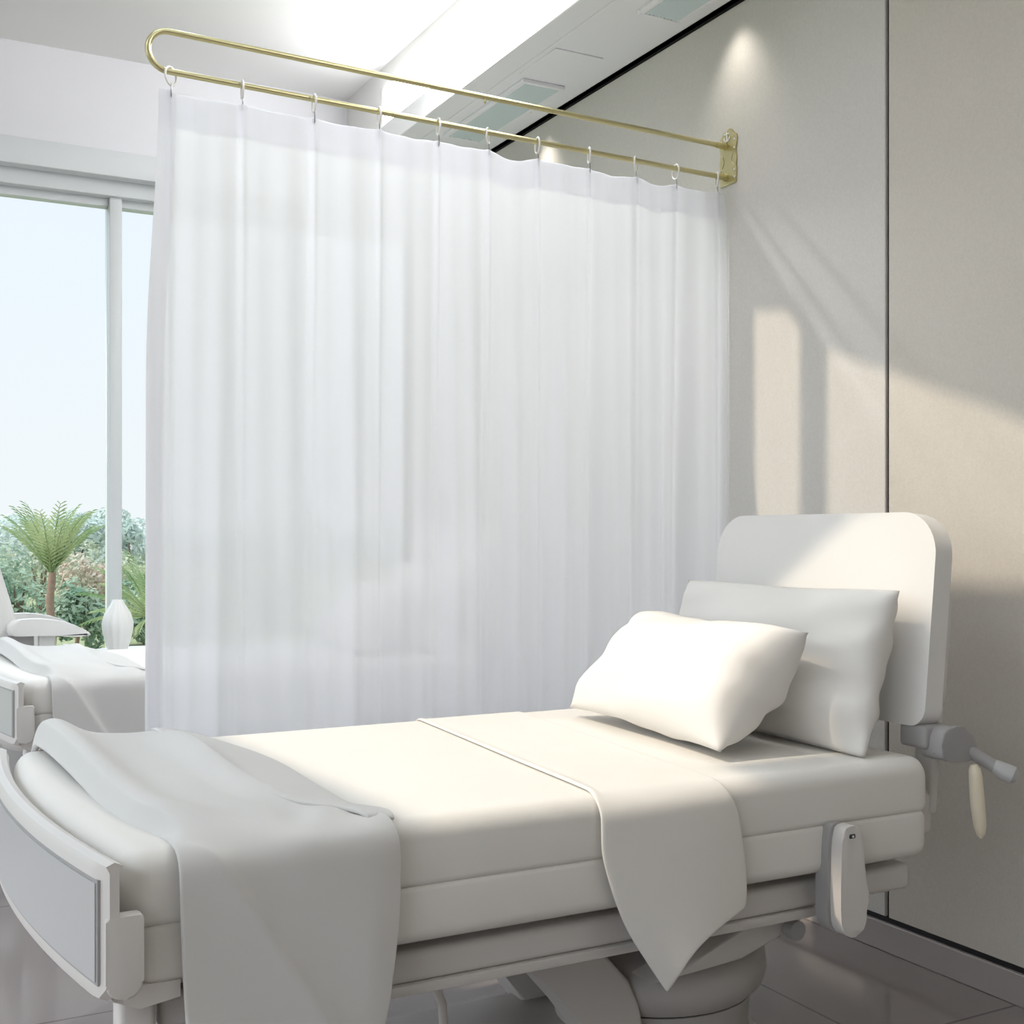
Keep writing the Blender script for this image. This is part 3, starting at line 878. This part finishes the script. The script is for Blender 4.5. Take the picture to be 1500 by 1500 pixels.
# ------------------------------------------------------------------ armchair, table and vase by the window
t = thing('armchair', 'white armchair with a padded arm between the far bed and the window', 'armchair', (.55, 6.48, 0))
obj('seat', box(.35, .92, 6.24, 6.72, .42, .60, .05, 4), M_armchair, t)
obj('base', box(.42, .86, 6.3, 6.68, .06, .43, .03, 3), M_armchair, t)
bk = prism(rrect(6.27, 6.68, .55, 1.36, (.04, .04, .14, .14), 8), 'x', .62, .74, .035, 4)
obj('backrest', lean(bk, .68, .55, -16), M_armchair, t)
for y0 in (6.20, 6.67):
    pol = [(.58, .955), (.66, .968), (.76, .965), (.87, .94), (.955, .895), (.96, .875), (.90, .872), (.76, .885), (.62, .885), (.58, .89)]
    ar = obj('armrest', prism(chaikin(pol, 1), 'y', y0, y0 + .085, .014, 3), M_armchair, t)
    obj('arm_support', box(.72, .80, y0 + .02, y0 + .065, .5, .895, .012, 2), M_armchair, ar)
    obj('arm_bracket', box(.58, .70, y0 + .025, y0 + .06, .80, .885, .006, 2), M_mid, ar)
for (x, y) in ((.44, 6.32), (.84, 6.32), (.44, 6.66), (.84, 6.66)):
    obj('leg', tube([(x, y, .08), (x, y, 0)], [.022, .018], 12), M_mid, t)
tx, ty = 1.24, 6.46
t = thing('side_table', 'round white side table under the vase by the window', 'side table', (tx, ty, 0))
obj('table_top', lathe([(.24, .735), (.262, .742), (.268, .757), (.262, .770), (.24, .773)], tx, ty, 48), M_table, t)
obj('stem', lathe([(.03, .03), (.026, .10), (.026, .70), (.06, .737)], tx, ty, 24), M_table, t)
obj('foot', lathe([(.17, 0), (.172, .012), (.10, .024), (.03, .034)], tx, ty, 40), M_table, t)
vx, vy = 1.125, 6.42
t = thing('vase', 'white ribbed vase standing on the round table by the window', 'vase', (vx, vy, .773))
obj('body', lathe([(.034, .773), (.046, .777), (.06, .82), (.074, .88), (.078, .92), (.064, .97), (.036, 1.015), (.024, 1.04), (.020, 1.035), (.028, 1.01), (.05, .96), (.06, .91)], vx, vy, 72, ribs=12, ribamp=.035), M_vase, t)

# ------------------------------------------------------------------ garden outside
GZ = -3.0
M_lawn = leaf_mat('lawn_pale_green', (.30, .36, .18, 1), (.42, .45, .27, 1), .3)
struct('lawn', box(-160, 200, YF + 4, 320, GZ - .2, GZ), M_lawn)
M_leafA = leaf_mat('shrub_green_hazed', (.20, .31, .22, 1), (.44, .52, .40, 1), 1.1)  # shrub and tree colours paled, distance haze put into them
M_leafB = leaf_mat('shrub_olive_hazed', (.34, .39, .27, 1), (.58, .60, .47, 1), 1.1)
M_leafC = leaf_mat('shrub_rosy_hazed', (.44, .42, .32, 1), (.66, .54, .46, 1), 1.1)
M_leafD = leaf_mat('tree_blue_green_hazed', (.46, .54, .49, 1), (.66, .71, .69, 1), .25)
M_leafE = leaf_mat('palm_green', (.20, .31, .14, 1), (.50, .54, .32, 1), .8)
M_bark = material('palm_bark', (.24, .16, .12, 1), .9, noise=.3, nscale=12, bump=.6, bscale=20)
def foliage(cx, cy, z0, z1, rx, n, size, seed, lumps=9):
    rnd = random.Random(seed); bm = bmesh.new()
    cen = [(cx + rnd.uniform(-.65, .65) * rx, cy + rnd.uniform(-.5, .5) * rx, lerp(z0, z1, rnd.uniform(.2, .78)), rnd.uniform(.32, .55)) for _ in range(lumps)]
    hz = (z1 - z0)
    for _ in range(n):
        c = rnd.choice(cen)
        a = rnd.uniform(0, 2 * PI); q = rnd.uniform(-1, 1); r = rnd.uniform(.75, 1.0)
        s_ = math.sqrt(1 - q * q)
        nrm = Vector((s_ * math.cos(a), s_ * math.sin(a), q))
        p = Vector((c[0] + nrm.x * rx * c[3] * r, c[1] + nrm.y * rx * c[3] * r, min(z1, max(z0, c[2] + nrm.z * hz * .5 * c[3] * 1.1 * r))))
        nr = (nrm + Vector((rnd.uniform(-.7, .7), rnd.uniform(-.7, .7), rnd.uniform(-.3, .9)))).normalized()
        tg = nr.cross(Vector((rnd.uniform(-1, 1), rnd.uniform(-1, 1), rnd.uniform(-1, 1)))).normalized(); bt = nr.cross(tg)
        l = size * rnd.uniform(.6, 1.3)
        bm.faces.new([bm.verts.new(p + tg * l), bm.verts.new(p + bt * l * .42 + nr * l * .1), bm.verts.new(p - tg * l), bm.verts.new(p - bt * l * .42 + nr * l * .1)])
    return bm
def shrub(px, dist, top, rx, mat, label, seed, n=1500, size=.16, cat='shrub', name='garden_shrub', group='shrubs in the garden', trunk=False):
    dx = (px - 750) / 1760; s, c = math.sin(TH), math.cos(TH)
    x, y = dist * (s + c * dx), dist * (c - s * dx)
    t = thing(name, label, cat, (x, y, GZ), group)
    f = obj('foliage', foliage(x, y, GZ + (1.2 if trunk else 0), top, rx, n, size, seed), mat, t, smooth='raw')
    b = bmesh.new(); rnd = random.Random(seed)
    for k in range(1 if trunk else 4):
        q = rnd.uniform(0, 6.28)
        tube([(x, y, GZ), (x + .15 * rx * math.cos(q), y + .15 * rx * math.sin(q), lerp(GZ, top, .4)), (x + .3 * rx * math.cos(q), y + .3 * rx * math.sin(q), lerp(GZ, top, .7))], [.03 * rx + .04, .02 * rx + .03, .02], 6, b)
    obj('trunk' if trunk else 'stem', b, M_bark, t)
shrub(24, 45, .72, 1.6, M_leafA, 'dense green shrub left of the palm trunk outside the window', 1)
shrub(110, 43, .15, 1.2, M_leafA, 'low dark green shrub right of the palm trunk outside', 2)
shrub(126, 54, .60, 1.7, M_leafC, 'rosy tinted shrub between palm and window post', 3)
shrub(158, 62, 1.15, 2.0, M_leafB, 'olive shrub behind the window post', 4)
shrub(60, 64, 1.10, 2.6, M_leafB, 'olive shrub behind the palm trunk', 5)
shrub(-20, 55, 1.4, 2.6, M_leafA, 'green shrub at the left edge of the window view', 6)
shrub(212, 48, .3, 1.5, M_leafA, 'green shrub beside the curtain edge outside', 7)
shrub(290, 52, .8, 2.0, M_leafB, 'olive shrub outside, veiled by the curtain', 8)
shrub(400, 56, .9, 2.6, M_leafA, 'green shrub outside, hidden deep behind the curtain', 9)
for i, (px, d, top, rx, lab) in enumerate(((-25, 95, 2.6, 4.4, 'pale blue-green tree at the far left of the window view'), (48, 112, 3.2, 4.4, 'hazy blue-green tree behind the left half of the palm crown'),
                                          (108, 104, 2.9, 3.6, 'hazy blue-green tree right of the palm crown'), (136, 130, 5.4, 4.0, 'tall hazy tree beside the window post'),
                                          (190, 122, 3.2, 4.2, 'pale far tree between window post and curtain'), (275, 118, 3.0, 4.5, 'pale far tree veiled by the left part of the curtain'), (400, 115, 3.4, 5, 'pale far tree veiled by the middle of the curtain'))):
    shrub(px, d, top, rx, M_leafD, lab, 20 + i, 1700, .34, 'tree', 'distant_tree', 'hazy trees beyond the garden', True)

def treeline():
    rnd = random.Random(77); bm = bmesh.new()
    for k in range(46):
        a = math.radians(lerp(-62, 30, k / 45)); d = rnd.uniform(150, 175)
        top = rnd.uniform(3.0, 5.4)
        merge(bm, foliage(d * math.sin(a), d * math.cos(a), GZ, top, rnd.uniform(5, 8), 420, .7, 300 + k, 6))
    return bm
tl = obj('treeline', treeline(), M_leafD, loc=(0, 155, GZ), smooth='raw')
tag(tl, 'pale hazy line of trees along the horizon beyond the lawn', 'trees', None, 'stuff')

def palm(px, dist, crown_z, scale, nf, label, seed, spread):
    dx = (px - 750) / 1760; s, c = math.sin(TH), math.cos(TH)
    x, y = dist * (s + c * dx), dist * (c - s * dx)
    rnd = random.Random(seed)
    t = thing('palm_tree', label, 'palm tree', (x, y, GZ), 'palms outside the window')
    n = 14
    obj('trunk', tube([(x + .03 * math.sin(i), y, lerp(GZ, crown_z, i / n)) for i in range(n + 1)], [.085 + .010 * (i % 2) + .03 * (1 - i / n) for i in range(n + 1)], 12), M_bark, t)
    for k in range(nf):
        az = 2 * PI * k * .381966 + rnd.uniform(-.2, .2)
        el = math.radians(lerp(80, spread, (k + .5) / nf))
        Lf = scale * rnd.uniform(.85, 1.1); bm = bmesh.new(); pts = []
        p = Vector((x, y, crown_z - .05)); e_ = el
        for i in range(15):
            pts.append(p.copy())
            p = p + Vector((math.cos(az) * math.cos(e_), math.sin(az) * math.cos(e_), math.sin(e_))) * (Lf / 14)
            e_ -= lerp(.01, .10, (i / 14) ** 1.6)
        tube(pts, [.022 * (1 - i / 16) + .004 for i in range(15)], 5, bm)
        for i in range(2, 15):
            for q in (0,):
                a = pts[i].lerp(pts[i + 1], q) if q else pts[i]
                tg = (pts[min(14, i + 1)] - pts[i - 1]).normalized()
                sd = tg.cross(Vector((0, 0, 1)))
                sd = sd.normalized() if sd.length > 1e-3 else Vector((1, 0, 0))
                ll = scale * .19 * math.sin(PI * min(1, (i + q) / 15.5)) ** .6 + .05
                for sg in (1, -1):
                    dr = (sd * sg * .6 + tg * .85 + Vector((0, 0, -.12))).normalized()
                    w_ = .011
                    b0 = bm.verts.new(a - tg * w_); b1 = bm.verts.new(a + tg * w_)
                    m0 = bm.verts.new(a + dr * ll * .6 + tg * w_ * .8); tip = bm.verts.new(a + dr * ll + Vector((0, 0, -.18 * ll)))
                    bm.faces.new((b0, b1, m0, tip))
        obj('frond', bm, M_leafE, t, smooth='raw')
palm(75, 30, .45, 1.75, 30, 'palm with upright green fronds left of the window post', 5, 52)
palm(222, 26, -.35, 1.45, 30, 'bushy palm half hidden by the curtain edge', 9, -5)
